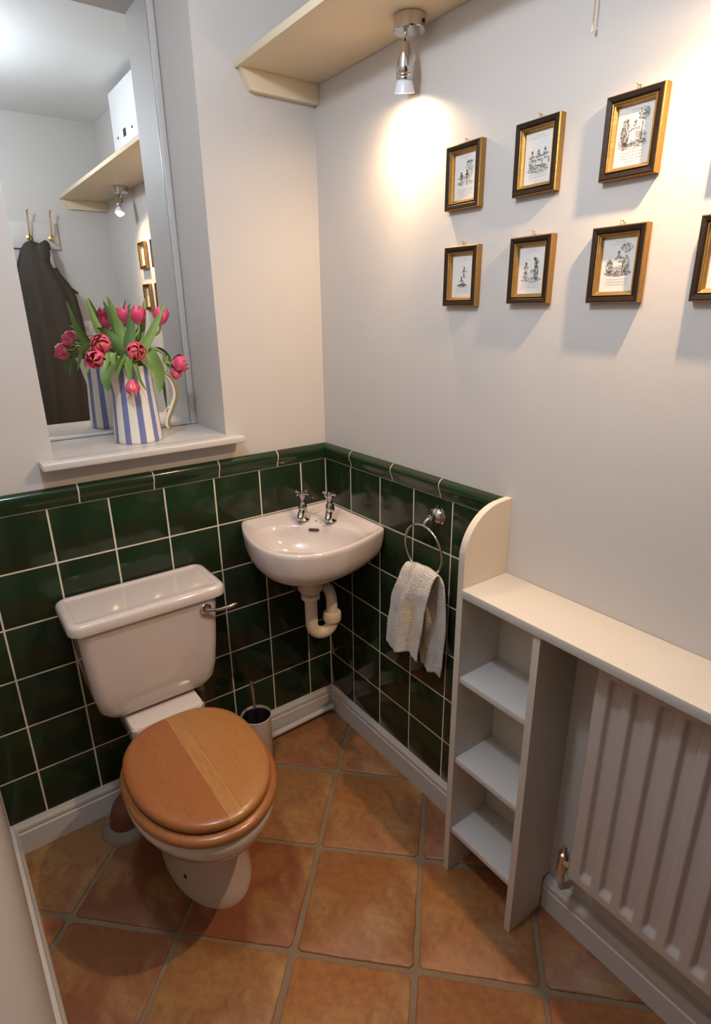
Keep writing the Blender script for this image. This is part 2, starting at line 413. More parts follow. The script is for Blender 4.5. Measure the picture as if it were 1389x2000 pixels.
# mirror
mir = thing('wall_mirror', 'tall mirror set into the deep niche behind the jug of tulips', 'mirror', ((OX0 + OX1) / 2, .24, 1.16))
box('glass', (OX0 + .001, .238, 1.159), (OX1 - .001, .2445, OZ1 - .001), M['mirror'], mir)
for lo, hi in (((OX1 - .020, .228, 1.159), (OX1 - .001, .238, OZ1 - .001)), ((OX0 + .001, .228, 1.159), (OX0 + .020, .238, OZ1 - .001)),
               ((OX0 + .02, .230, 1.159), (OX1 - .02, .238, 1.168)), ((OX0 + .02, .230, OZ1 - .02), (OX1 - .02, .238, OZ1 - .001))):
    box('frame_bead', lo, hi, M['gloss_white'], mir, .003)

# ------------------------------------------------------------------ high shelf and spot lamps
sh = thing('wall_shelf', 'long cream shelf high on the right wall above the pictures', 'shelf', (-.123, -.9, 2.112))
box('board', (-.248, YR + .001, 2.112), (-.001, -.001, 2.130), M['cream_shelf'], sh, .0015)
def batten(y0, y1):
    pr = [(-.238, 2.1118), (-.212, 2.066), (-.206, 2.064), (-.001, 2.064), (-.001, 2.1118)]
    bm = bmesh.new(); loft_add(bm, [[(x, y0, z) for x, z in pr], [(x, y1, z) for x, z in pr]]); link('batten', me_bm(bm), M['cream_shelf'], sh)
batten(-.001, -.020); batten(YR + .020, YR + .001)

def spot_lamp(x, y, label, tilt, beam, spill):
    z0 = 2.1118
    t = thing('spot_lamp', label, 'lamp', (x, y, z0), 'chrome spot lamps under the shelf')
    bm = bmesh.new(); lathe_add(bm, [(.031, 0), (.035, -.001), (.035, -.026), (.0335, -.0285), (.006, -.029)], (x, y, z0), 40); link('ceiling_rose', me_bm(bm, 'r', True, 30), M['chrome'], t)
    rs = t.children[-1]
    sx, sy = x - .030, y - .0205
    link('screw', lathe_me([(.004, 0), (.004, .0015), (.002, .002)], (x + .010, y - .0338, z0 - .016), 10, (.28, -.96, 0)), M['black'], rs)
    ax = Vector(tilt).normalized(); p0 = Vector((x - .008, y + .004, z0 - .029))
    link('swivel', lathe_me([(.004, -.002), (.0045, .0), (.0045, .010), (.003, .012)], p0, 12, ax), M['chrome'], t)
    q = p0 + ax * .009
    link('spot_body', lathe_me([(.003, 0), (.0062, .002), (.0082, .008), (.0125, .020), (.0162, .034), (.0188, .050), (.0194, .060), (.0184, .0615), (.0194, .063), (.0194, .066), (.0182, .0675), (.0190, .069), (.0180, .074), (.0150, .076), (.010, .076)], q, 32, ax), M['chrome'], t)
    b = q + ax * .074
    bl = link('bulb', lathe_me([(.0140, 0), (.0175, .003), (.0205, .012), (.0230, .022), (.0236, .0245), (.0228, .0255), (.021, .0245)], b, 32, ax), M['bulb_shell'], t)
    link('lens', lathe_me([(.0208, .0235), (.0208, .0246), (.013, .0252), (.001, .0254)], b, 24, ax), M['glow'], bl)
    for nm, e, ang, bl_ in (('beam',) + beam, ('spill',) + spill):
        ld = bpy.data.lights.new('halogen_' + nm, 'SPOT'); ld.energy = e; ld.color = WARM; ld.spot_size = R(ang); ld.spot_blend = bl_; ld.shadow_soft_size = .014
        lo = bpy.data.objects.new('halogen_' + nm, ld); COL.objects.link(lo); lo.parent = t
        lo.location = b + ax * .027 - t.location; lo.rotation_euler = Vector((0, 0, -1)).rotation_difference(ax).to_euler()
    return t
spot_lamp(-.058, -.476, 'chrome spot lamp under the shelf nearest the corner, lighting the bare wall', (.17, .21, -1), (20, 135, .9), (7, 175, .5))
spot_lamp(-.062, -1.255, 'chrome spot lamp under the shelf seen only in the mirror, above the pictures', (-.26, .35, -1), (66, 125, 1.0), (6, 170, .5))

# ceiling lamp (its glow on the ceiling shows in the mirror)
cl = thing('ceiling_lamp', 'small pendant bulb whose cool glow on the ceiling shows in the mirror', 'lamp', (-.92, -.90, ZC))
c3 = cl.location
link('ceiling_rose', lathe_me([(.045, -.0005), (.046, -.008), (.035, -.022), (.008, -.028)], c3, 28), M['box_white'], cl)
link('flex', tube_me([c3 + Vector((0, 0, -.026)), c3 + Vector((0, 0, -.10)), c3 + Vector((0, 0, -.145))], .003, 8), M['box_white'], cl)
link('bulb_holder', lathe_me([(.004, -.140), (.012, -.146), (.016, -.160), (.0165, -.180), (.014, -.183)], c3, 20), M['box_white'], cl)
link('bulb', lathe_me([(.012, -.182), (.014, -.190), (.022, -.205), (.026, -.218), (.025, -.230), (.018, -.241), (.002, -.246)], c3, 24), M['globe'], cl)
ld = bpy.data.lights.new('ceiling_bulb', 'POINT'); ld.energy = CEIL_W; ld.color = COOL; ld.shadow_soft_size = .05
lo = bpy.data.objects.new('ceiling_bulb', ld); COL.objects.link(lo); lo.parent = cl; lo.location = (0, 0, -.25)

# ------------------------------------------------------------------ pictures
FW, FH, FD = .104, .130, .018
def frame_parts():
    # cross-section (inset from outer edge, depth from wall)
    def ring(inset, d): return [(-d, sy * (FW / 2 - inset), sz * (FH / 2 - inset)) for sy, sz in ((-1, -1), (1, -1), (1, 1), (-1, 1))]
    bm = bmesh.new()
    rr = loft_add(bm, [ring(0, .0005), ring(0, FD - .003), ring(.0015, FD - .001), ring(.003, FD), ring(.009, FD - .001), ring(.0125, FD - .004)], False, False)
    bm.faces.ensure_lookup_table()
    me = bpy.data.meshes.new('moulding'); bm.normal_update()
    for k, f in enumerate(bm.faces): f.material_index = 1 if k < 8 else 0
    bm.to_mesh(me); bm.free(); me.materials.append(M['ebony']); me.materials.append(M['gold'])
    bm = bmesh.new(); loft_add(bm, [ring(.0124, FD - .0035), ring(.0130, FD - .0015), ring(.0145, FD - .002), ring(.0152, FD - .005), ring(.0172, FD - .0055), ring(.0195, FD - .0095), ring(.0195, FD - .012)], False, False)
    slip = me_bm(bm); slip.materials.append(M['gold'])
    bm = bmesh.new(); tube_add(bm, smoothpath([(-.006, -.004, FH / 2 - .001), (-.006, -.004, FH / 2 + .005), (-.006, 0, FH / 2 + .008), (-.006, .004, FH / 2 + .005), (-.006, .004, FH / 2 - .001)], 4), .0007, 6)
    tube_add(bm, [(.001, 0, FH / 2 + .006), (-.010, .004, FH / 2 + .010)], .0008, 6)
    hook = me_bm(bm, 'hook', True); hook.materials.append(M['brass'])
    return me, slip, hook
mould_me, slip_me, hook_me = frame_parts()
PW, PH = FW / 2 - .0193, FH / 2 - .0193
def hatch(bm, rnd, spec, idx):
    cx, cy, rx, ry, n, ang = spec; cx, cy, rx, ry, n = cx * 1.15, cy * 1.5 + .004, rx * 1.2, ry * 1.6, int(n * 1.3)
    for _ in range(n):
        a = rnd.uniform(0, 2 * math.pi); q = math.sqrt(rnd.random()); u = cx + rx * q * math.cos(a); v = cy + ry * q * math.sin(a)
        th = R(ang + rnd.uniform(-35, 35)); l = rnd.uniform(.0008, .0022); wd = rnd.uniform(.00012, .00026)
        dx, dy = math.cos(th) * l, math.sin(th) * l; nx, ny = -math.sin(th) * wd, math.cos(th) * wd
        P = [(u - dx - nx, v - dy - ny), (u + dx - nx, v + dy - ny), (u + dx + nx, v + dy + ny), (u - dx + nx, v - dy + ny)]
        f = bm.faces.new([bm.verts.new((-(FD - .0122), p[0], p[1])) for p in P]); f.material_index = idx
def fig(cx, cy, s, sit=False):
    L = [(cx, cy + .0085 * s, .0012 * s, .0013 * s, 16, 0), (cx, cy + .0048 * s, .0026 * s, .0022 * s, 22, 70), (cx + .0035 * s, cy + .004 * s, .002 * s, .0008 * s, 8, 20), (cx - .0032 * s, cy + .0035 * s, .0016 * s, .0009 * s, 8, -30)]
    L += [(cx + .0032 * s, cy + .0005 * s, .0042 * s, .0011 * s, 18, 5), (cx + .0065 * s, cy - .0018 * s, .0009 * s, .0022 * s, 10, 85)] if sit else [(cx - .0012 * s, cy - .001 * s, .0010 * s, .0034 * s, 14, 85), (cx + .0014 * s, cy - .001 * s, .0010 * s, .0034 * s, 14, 95)]
    return L
G = lambda y: (0, y, .023, .0032, 130, 0)
SC = {  # hatched masses of each engraving: dark, light
 'f1': ([(-.006, -.004, .013, .002, 40, 0)] + fig(-.010, -.004, .8) + fig(.004, -.003, .9), [(.010, .006, .009, .012, 170, 90), (0, -.011, .02, .003, 110, 0), (.010, .016, .009, .001, 50, 0)]),
 'f2': (fig(-.013, -.006, 1.25, True) + fig(0, -.006, 1.25, True) + fig(.013, -.005, 1.3, True) + [(0, -.013, .019, .002, 90, 0)], [(0, -.017, .021, .003, 130, 0), (-.015, -.008, .005, .004, 60, 60)]),
 'f3': ([(-.014, .002, .006, .014, 190, 90), (0, -.010, .020, .003, 110, 0), (.013, .017, .008, .006, 120, 20), (.012, .003, .0009, .011, 40, 90)] + fig(.001, -.002, 1.5, True), [(-.015, -.004, .008, .012, 140, 80), (.012, -.006, .008, .006, 110, 50), (0, -.013, .022, .003, 110, 0)]),
 'g1': (fig(.004, .0, 1.1) + fig(-.002, -.013, 1.0, True) + [(0, -.015, .011, .0016, 60, 0)], [(0, -.016, .014, .002, 70, 0)]),
 'g2': (fig(-.012, -.004, 1.2) + [(.010, .006, .0045, .006, 90, 80), (.011, -.006, .0055, .009, 120, 85), (.006, .012, .002, .002, 30, 0)], [(0, -.015, .021, .003, 130, 0), (-.013, -.009, .006, .004, 60, 30), (.004, -.004, .006, .003, 50, 30)]),
 'g3': (fig(0, 0, 1.3, True) + [(-.014, -.004, .006, .007, 110, 60), (.013, -.002, .006, .009, 130, 70), (0, -.012, .022, .003, 150, 0)], [(.012, .016, .010, .005, 110, 90), (0, -.010, .02, .006, 160, 0)]),
 'f4': (fig(-.006, -.004, 1.2) + fig(.008, -.004, 1.2, True) + [(0, -.013, .02, .002, 100, 0)], [(.01, .008, .008, .01, 120, 80), (0, -.012, .02, .003, 100, 0)]),
 'g4': (fig(-.008, -.006, 1.2) + [(-.012, .004, .006, .010, 120, 80), (0, -.014, .02, .002, 100, 0)], [(.008, .0, .01, .012, 150, 80)])}
pics = [('f1', -.612, 1.789, 'small framed engraving in the upper row nearest the lit corner'),
        ('f2', -.807, 1.791, 'framed engraving of three seated figures, second in the upper row'),
        ('f3', -1.003, 1.789, 'framed engraving with a palm tree and a seated figure, upper row'),
        ('f4', -1.199, 1.789, 'framed engraving fully visible only in the mirror, upper row below second lamp'),
        ('g1', -.617, 1.583, 'small framed engraving of one lone figure, lower row nearest the corner'),
        ('g2', -.812, 1.586, 'framed engraving of a standing woman and a child, second in lower row'),
        ('g3', -1.004, 1.585, 'framed engraving of a figure between two bushes, third in lower row'),
        ('g4', -1.196, 1.585, 'framed engraving cut off by the right edge, lower row')]
for k, y, z, lab in pics:
    t = thing('picture_frame', lab, 'picture', (0, y, z), 'small gilt and black framed engravings on the right wall')
    t.rotation_euler = (R(random.uniform(-.5, .5)), 0, 0)
    link('moulding', mould_me, None, t, True); link('gilt_slip', slip_me, None, t, True); link('hanging_hook', hook_me, None, t, True)
    pr = link('print', box_me((-(FD - .0125), -PW - .001, -PH - .001), (-.002, PW + .001, PH + .001)), M['paper'], t, True)
    rnd = random.Random(k); bm = bmesh.new(); dk, lt = SC[k]
    for s in lt: hatch(bm, rnd, (-s[0],) + tuple(s[1:]), 1)
    for s in dk: hatch(bm, rnd, (-s[0],) + tuple(s[1:]), 0)
    def line(v, half, hh, idx):
        u = -half
        while u < half:
            l = min(rnd.uniform(.0015, .005), half - u)
            f = bm.faces.new([bm.verts.new((-(FD - .0122), a, b)) for a, b in ((u, v - hh), (u + l, v - hh), (u + l, v + hh), (u, v + hh))]); f.material_index = idx
            u += l + rnd.uniform(.0008, .0016)
    line(.0385, .010, .00035, 1); line(.0345, .019 if k in ('f2', 'g1', 'g2', 'g3') else .006, .0003, 1)
    for i in range(4 if k in ('f1', 'f3') else 3): line(-.0245 - i * .0045, .021 - (.009 if i == 3 else 0), .00045, 1)
    e = link('engraving', me_bm(bm), [M['ink'], M['ink2']], pr, True); e['kind'] = 'stuff'

# thin pull cord end
c_ = thing('pull_cord', 'thin pull cord hanging against the wall above the pictures', 'cord', (-.012, -.905, 2.111))
link('cord', tube_me([(-.012, -.905, 2.1115), (-.012, -.905, 2.05), (-.012, -.905, 1.975)], .0011, 6), M['brass'], c_)
link('toggle', lathe_me([(.0012, .004), (.002, .002), (.0025, -.003), (.002, -.006)], (-.012, -.905, 1.968), 10), M['plastic'], c_)

# ------------------------------------------------------------------ corner wash basin
BC = Vector((-.222, -.222)); ZB = .872
def basin_outline():
    h0 = [(-.318, -.004, 0), (-.336, -.010, 0), (-.352, -.040, 0), (-.376, -.105, 0), (-.394, -.195, 0), (-.388, -.283, 0), (-.350, -.350, 0)]
    e = smoothpath(h0 + [(y, x, 0) for x, y, z in h0[::-1]][1:], 6)
    half = [Vector((p.x, p.y)) for p in e]; other = []
    pts = half + other
    out = []
    def seg(a, b, n):
        return [a.lerp(b, i / n) for i in range(n)]
    cor = Vector((-.004, -.004))
    return pts + seg(pts[-1], cor, 12)[1:] + seg(cor, pts[0], 12)
BO = basin_outline()
def bscale(f, dz=0, z=None, minr=0): 
    out = []
    for p in BO:
        d = p - BC; L = d.length; r = f(L, d); out.append(Vector((BC.x + d.x / L * r, BC.y + d.y / L * r, z if z is not None else dz)))
    return out
def bowl_r(d, k):
    # bowl ellipse: long axis across the corner, shifted to the front
    a = math.atan2(d.y, d.x); u = Vector((math.cos(a), math.sin(a))); diag = Vector((-.7071, -.7071)); anti = Vector((.7071, -.7071))
    c0 = .018
    ux, uy = u.dot(anti), u.dot(diag)
    A, Bf, Bb = .172, .118, .105
    B = Bf if uy > 0 else Bb
    r = 1 / ((abs(ux) / A) ** 2.3 + (abs(uy) / B) ** 2.3) ** (1 / 2.3)
    return r * k
bas = thing('corner_basin', 'white ceramic corner basin mounted where the green tiled walls meet', 'basin', (-.2, -.2, .70))
rings = []
for z, k in ((.735, .24), (.737, .38), (.742, .55), (.753, .72), (.769, .855), (.790, .935), (.812, .974), (.837, .990), (.858, 1.0), (.868, .998)):
    rings.append(bscale(lambda L, d, k=k: max(min(L, .235) * k, 0) if k < .5 else (L * k if k > .9 else L * k), z=z))
rings.append(bscale(lambda L, d: L - .004, z=ZB)); rings.append(bscale(lambda L, d: L - .010, z=ZB + .0005)); rings.append(bscale(lambda L, d: L - .018, z=ZB - .003))
rings.append(bscale(lambda L, d: max(L - .030, bowl_r(d, 1) + .006), z=ZB - .012)); 
for k, z in ((1.03, .857), (.99, .852), (.94, .838), (.86, .815), (.72, .790), (.50, .771), (.25, .762), (.10, .760)):
    rings.append(bscale(lambda L, d, k=k: min(bowl_r(d, k), L - .022), z=z))
link('bowl', loft_me(rings, angle=70), M['porcelain'], bas)
bowl = bas.children[-1]
# overflow slot on the back slope of the bowl
dg = Vector((-.7071, -.7071, 0)); an = Vector((.7071, -.7071, 0))
oc = Vector((BC.x, BC.y, 0)) - dg * .0985; oc.z = .8425
up = (Vector((0, 0, 1)) * .93 - dg * .36).normalized(); out = an.cross(up).normalized()
if out.dot(dg) < 0: out = -out
sl = []
for a in range(24):
    t = 2 * math.pi * a / 24; sx = .0125 if math.cos(t) >= 0 else -.0125
    sl.append(an * (sx + .0045 * math.cos(t)) + up * (.0045 * math.sin(t)))
link('overflow_slot', loft_me([[oc + p - out * .006 for p in sl], [oc + p + out * .0022 for p in sl]]), M['hole'], bowl)
link('plug_hole', lathe_me([(.021, .0), (.023, .002), (.019, .003), (.012, .0005), (.002, .0005)], (BC.x, BC.y, .7605), 24), M['chrome'], bowl)
link('maker_mark', lathe_me([(.004, 0), (.004, .0006), (.002, .0008)], (-.127, -.127, .8615), 12), M['ink2'], bowl)
link('waste_boss', lathe_me([(.060, .750), (.054, .734), (.045, .712), (.041, .676), (.034, .664)], (BC.x + .012, BC.y + .012, 0), 28), M['porcelain'], bas)
def tap(x, y, label):
    z = ZB - .0115
    t = thing('tap', label, 'tap', (x, y, z), 'chrome pillar taps on the corner basin')
    link('body', lathe_me([(.020, 0), (.0205, .003), (.015, .006), (.0125, .012), (.0125, .022), (.0148, .028), (.0155, .036), (.0140, .050), (.0125, .058), (.0095, .062), (.0075, .070), (.0085, .082), (.0095, .086), (.004, .088)], (x, y, z), 28), M['chrome'], t)
    d = Vector((-.7071, -.7071, 0)); p = Vector((x, y, z))
    link('spout', tube_me(bez([p + Vector((0, 0, .030)), p + d * .018 + Vector((0, 0, .036)), p + d * .034 + Vector((0, 0, .028)), p + d * .040 + Vector((0, 0, .012))], 10), [.010, .0102, .0104, .0105, .0107, .011, .0113, .0116, .0116, .0112, .008], 16), M['chrome'], t)
    hd = link('cross_head', lathe_me([(.006, .084), (.0085, .087), (.0095, .092), (.0075, .098), (.003, .100)], (x, y, z), 20), M['chrome'], t)
    for k in range(4):
        a = R(20 + 90 * k); e = Vector((math.cos(a), math.sin(a), 0))
        link('arm', tube_me([p + e * .004 + Vector((0, 0, .092)), p + e * .012 + Vector((0, 0, .0925)), p + e * .021 + Vector((0, 0, .094)), p + e * .0255 + Vector((0, 0, .0945)), p + e * .027 + Vector((0, 0, .0945))], [.0042, .0034, .0040, .0042, .002], 10), M['chrome'], hd)
tap(-.157, -.095, 'chrome cross-head tap on the left of the corner basin')
tap(-.093, -.160, 'chrome cross-head tap on the right of the corner basin')
# trap
tr = thing('waste_trap', 'white plastic waste trap hanging under the corner basin', 'pipe', (BC.x + .012, BC.y + .012, .50))
tx, ty = BC.x + .012, BC.y + .012
an2 = Vector((.66, -.20, 0)).normalized()
c0 = Vector((tx, ty, 0))
e1 = c0 + an2 * .070
link('inlet_nut', lathe_me([(.024, .655), (.030, .653), (.030, .640), (.026, .637), (.018, .636)], (tx, ty, 0), 24), M['plastic'], tr)
ub = [c0 + Vector((0, 0, .645)), c0 + Vector((0, 0, .58)), c0 + Vector((0, 0, .545))]
for k in range(1, 12):
    a = math.pi * k / 12; ub.append(c0 + an2 * (.035 - .035 * math.cos(a)) + Vector((0, 0, .545 - .038 * math.sin(a))))
ub += [e1 + Vector((0, 0, .545)), e1 + Vector((0, 0, .565))]
link('u_bend', tube_me(ub, .0205, 18), M['plastic'], tr)
link('outlet_nut', lathe_me([(.020, .545), (.029, .547), (.0305, .552), (.0305, .572), (.028, .577), (.020, .578)], (e1.x, e1.y, 0), 14), M['plastic'], tr)
wl = Vector((e1.x + .02, -.002, .655))
link('outlet_pipe', tube_me(smoothpath([e1 + Vector((0, 0, .565)), e1 + Vector((0, 0, .60)), e1 + Vector((.002, .006, .630)), e1 + Vector((.004, .025, .648)), e1 + Vector((.006, .06, .652)), (e1.x + .01, -.004, .655)], 5), .0185, 16), M['plastic'], tr)
pp = thing('supply_pipe', 'dark old water pipe in shadow behind the waste trap', 'pipe', (-.145, -.02, .6))
link('pipe', tube_me(smoothpath([(-.145, -.022, .600), (-.140, -.045, .615), (-.125, -.060, .640), (-.118, -.062, .690)], 5), .008, 10), M['darkpipe'], pp)
box('bracket', (-.168, -.035, .578), (-.125, -.0065, .622), M['darkpipe'], pp, .003)

# ------------------------------------------------------------------ toilet
TX = -.705
toi = thing('toilet', 'white ceramic toilet with low cistern and closed wooden seat', 'toilet', (TX, -.36, 0))
def egg(cx, yb, yf, hw, z, n=48, eb=2.4, ef=2.0):
    cy = yb + (yf - yb) * .46; out = []
    for i in range(n):
        a = 2 * math.pi * i / n; c, s = math.cos(a), math.sin(a)
        e = eb if s > 0 else ef
        x = hw * math.copysign(abs(c) ** (2 / e), c); h = (yb - cy) if s > 0 else (cy - yf); y = cy + h * math.copysign(abs(s) ** (2 / e), s)
        out.append(Vector((cx + x, y, z)))
    return out
pan = link('pan', loft_me([egg(TX + dx, yb, yf, hw, z) for z, yb, yf, hw, dx in ((0, -.14, -.535, .112, .024), (.012, -.14, -.535, .112, .024), (.03, -.145, -.528, .106, .024), (.10, -.15, -.512, .097, .022), (.17, -.15, -.508, .097, .019), (.215, -.16, -.532, .108, .012), (.255, -.17, -.580, .126, .006), (.295, -.19, -.634, .148, .0), (.335, -.21, -.676, .166, -.004), (.37, -.24, -.694, .175, -.006), (.395, -.25, -.698, .177, -.006), (.404, -.26, -.692, .170, -.006))], angle=60), M['porcelain'], toi)
for s in (-1, 1): link('floor_screw', lathe_me([(.007, -.004), (.007, .002), (.004, .004)], (TX + .024 + s * .0885, -.42, .055), 12, (s * .85, -.5, .05)), M['hole'], pan)
rings = [rrect(TX, -.130, hx, hy, .02, z) for z, hx, hy in ((.30, .085, .09), (.37, .100, .105), (.425, .104, .114), (.432, .104, .114), (.438, .100, .110))]
link('rear_deck', loft_me(rings, angle=40), M['porcelain'], toi)
cis = link('cistern', loft_me([rrect(TX + .004, -.0125 - hy, hx, hy, r, z, 8) for z, hx, hy, r in ((.4395, .115, .062, .04), (.442, .134, .075, .04), (.452, .152, .083, .04), (.475, .166, .087, .036), (.52, .174, .0895, .034), (.60, .181, .0915, .032), (.70, .187, .0935, .03), (.742, .190, .0945, .03))], angle=50), M['porcelain'], toi)
# moulded ridge near the foot of the cistern
LX, LY, lx, ly = TX + .006, -.110, .2125, .103
link('cistern_lid', loft_me([rrect(LX, LY, lx - a, ly - a, max(.036 - a, .004), z, 8) for z, a in ((.7425, .006), (.7435, .001), (.750, 0), (.764, .001), (.770, .004), (.7735, .010), (.7745, .018), (.7742, .024), (.7712, .027), (.7704, .031), (.7706, .05))], angle=60), M['porcelain'], toi)
lv = link('flush_lever', lathe_me([(.0165, 0), (.0165, .003), (.013, .006), (.012, .012), (.006, .014)], (TX + .150, -.2005, .712), 24, (0, -1, .02)), M['chrome'], toi)
link('lever_arm', tube_me(bez([(TX + .150, -.2125, .712), (TX + .168, -.222, .709), (TX + .200, -.226, .705), (TX + .238, -.224, .711)], 12), [.006, .0055, .005, .0048, .0046, .0046, .0048, .0052, .0056, .006, .006, .0055, .003], 12), M['chrome'], lv)
# seat ring and planked lid
SX = -.711
def slab(yb, yf, hw, z0, z1, rnd_):
    L = []
    for z, a in ((z0, .006), (z0 + .002, .002), (z0 + .006, 0), (z1 - .010, 0), (z1 - .005, .003), (z1 - .0015, .009), (z1, .018), (z1 + .001, .05)):
        L.append(egg(SX, yb - a, yf + a, hw - a, z, 64, 2.5, 2.05))
    return L
seat = link('seat_ring', loft_me(slab(-.262, -.702, .180, .407, .431, 0), angle=60), M['woodS'], toi)
lidc = link('seat_lid', loft_me([egg(SX, -.272, -.676, .156, .4325, 48, 2.5, 2.05), egg(SX, -.272, -.676, .156, .446, 48, 2.5, 2.05)]), M['woodS'], toi)
base_me = loft_me(slab(-.256, -.686, .167, .4335, .4575, 0), angle=60)
cuts = [-9, SX - .014, SX + .022, 9]
def plank(a, b, mat):
    bm = bmesh.new(); bm.from_mesh(base_me)
    for x, nx in ((a, -1), (b, 1)):
        if abs(x) > 5: continue
        g = bm.verts[:] + bm.edges[:] + bm.faces[:]
        bmesh.ops.bisect_plane(bm, geom=g, plane_co=(x - nx * .00015, 0, 0), plane_no=(nx, 0, 0), clear_outer=True)
        bmesh.ops.holes_fill(bm, edges=[e for e in bm.edges if e.is_boundary])
    link('plank', me_bm(bm, 'plank', True, 40), mat, lidc)
for (a, b), mt in zip(zip(cuts, cuts[1:]), (M['woodA'], M['woodB'], M['woodC'])): plank(a, b, mt)
# clay soil pipe and mortar collar
sp = thing('soil_pipe', 'dark red clay soil pipe rising from the floor behind the toilet', 'pipe', (-.842, -.10, 0))
link('pipe', tube_me(smoothpath([(-.842, -.092, -.001), (-.842, -.092, .025), (-.832, -.094, .06), (-.81, -.10, .082), (-.77, -.115, .10), (-.74, -.13, .105)], 5), .047, 24), M['clay'], sp)
link('mortar_collar', lathe_me([(.078, -.003), (.074, .008), (.064, .016), (.050, .020), (.046, .018)], (-.842, -.092, 0), 32), M['mortar'], sp)
# cistern feed
cf_ = thing('cistern_feed', 'dark water feed pipe under the right end of the cistern', 'pipe', (-.545, -.05, .1))
link('pipe', tube_me([(-.545, -.045, .109), (-.545, -.045, .30), (-.548, -.05, .45)], .0075, 10), M['plastic'], cf_)
link('valve', lathe_me([(.008, .30), (.013, .305), (.013, .325), (.016, .33), (.016, .352), (.012, .356), (.008, .37)], (-.546, -.047, 0), 12), M['darkpipe'], cf_)
# toilet brush
tb = thing('brush_holder', 'white toilet brush holder on the floor between toilet and basin', 'brush holder', (-.387, -.112, 0))
bx, by = -.387, -.112
link('cup', lathe_me([(.001, .001), (.044, .001), (.047, .006), (.051, .20), (.052, .209), (.0495, .210), (.0487, .204), (.0465, .02), (.002, .018)], (bx, by, 0), 36), M['porcelain'], tb)
link('shade_sleeve', lathe_me([(.001, .028), (.0460, .028), (.0484, .2), (.0476, .2), (.0464, .033), (.001, .033)], (bx, by, 0), 32), M['black'], tb)  # added black sleeve, stands in for the shade deep inside the cup
tbr = thing('toilet_brush', 'steel-handled toilet brush standing in its white holder', 'brush', (bx, by, .02))
link('bristles', lathe_me([(.004, .036), (.034, .042), (.042, .06), (.042, .09), (.034, .125), (.012, .138)], (bx, by, 0), 24), M['black'], tbr)
link('handle', tube_me([(bx, by, .13), (bx - .004, by, .25), (bx - .0075, by, .31), (bx - .0085, by, .345), (bx - .0086, by, .350)], [.0035, .004, .0068, .0072, .004], 14), M['steel'], tbr)
# pipe run along the baseboard
pr = thing('baseboard_pipe', 'white painted pipe running along the foot of the baseboard', 'pipe', (-.25, -.033, .02))
link('pipe', tube_me([(-.62, -.036, .020), (-.30, -.036, .022), (-.07, -.034, .026), (-.035, -.034, .027)], .0105, 12), M['gloss_white'], pr)
link('end_cap', lathe_me([(.0125, 0), (.0125, .012), (.009, .014)], (-.036, -.034, .027), 14, (1, 0, 0)), M['gloss_white'], pr)

# ------------------------------------------------------------------ towel ring and towel
tr_ = thing('towel_ring', 'chrome towel ring fixed on the green tiles right of the basin', 'towel ring', (-.006, -.572, .98))
link('wall_rose', lathe_me([(.027, 0), (.0285, .003), (.027, .007), (.023, .008), (.0225, .010), (.020, .015), (.014, .019), (.0095, .022), (.0085, .027), (.0105, .032), (.0095, .037), (.005, .040)], (-.0062, -.572, .978), 32, (-1, 0, 0)), M['chrome'], tr_)
link('arm', tube_me(bez([(-.038, -.572, .978), (-.050, -.572, .976), (-.056, -.568, .968), (-.056, -.566, .960)], 8), [.006, .0058, .0056, .0054, .0054, .0056, .006, .0068, .006], 12), M['chrome'], tr_)
RC = Vector((-.056, -.564, .886)); RRd = .0735
bm = bmesh.new(); rings = []
for i in range(64):
    a = 2 * math.pi * i / 64; e = Vector((-.08 * math.sin(a), math.cos(a), math.sin(a))).normalized(); c = RC + e * RRd
    rings.append([c + e * (.0036 * math.cos(b)) + Vector((1, 0, 0)) * (.0036 * math.sin(b)) for b in [2 * math.pi * j / 10 for j in range(10)]])
rings.append(rings[0]); loft_add(bm, rings, False, False); bmesh.ops.remove_doubles(bm, verts=bm.verts[:], dist=1e-6)
link('ring', me_bm(bm, 'ring', True), M['chrome'], tr_)

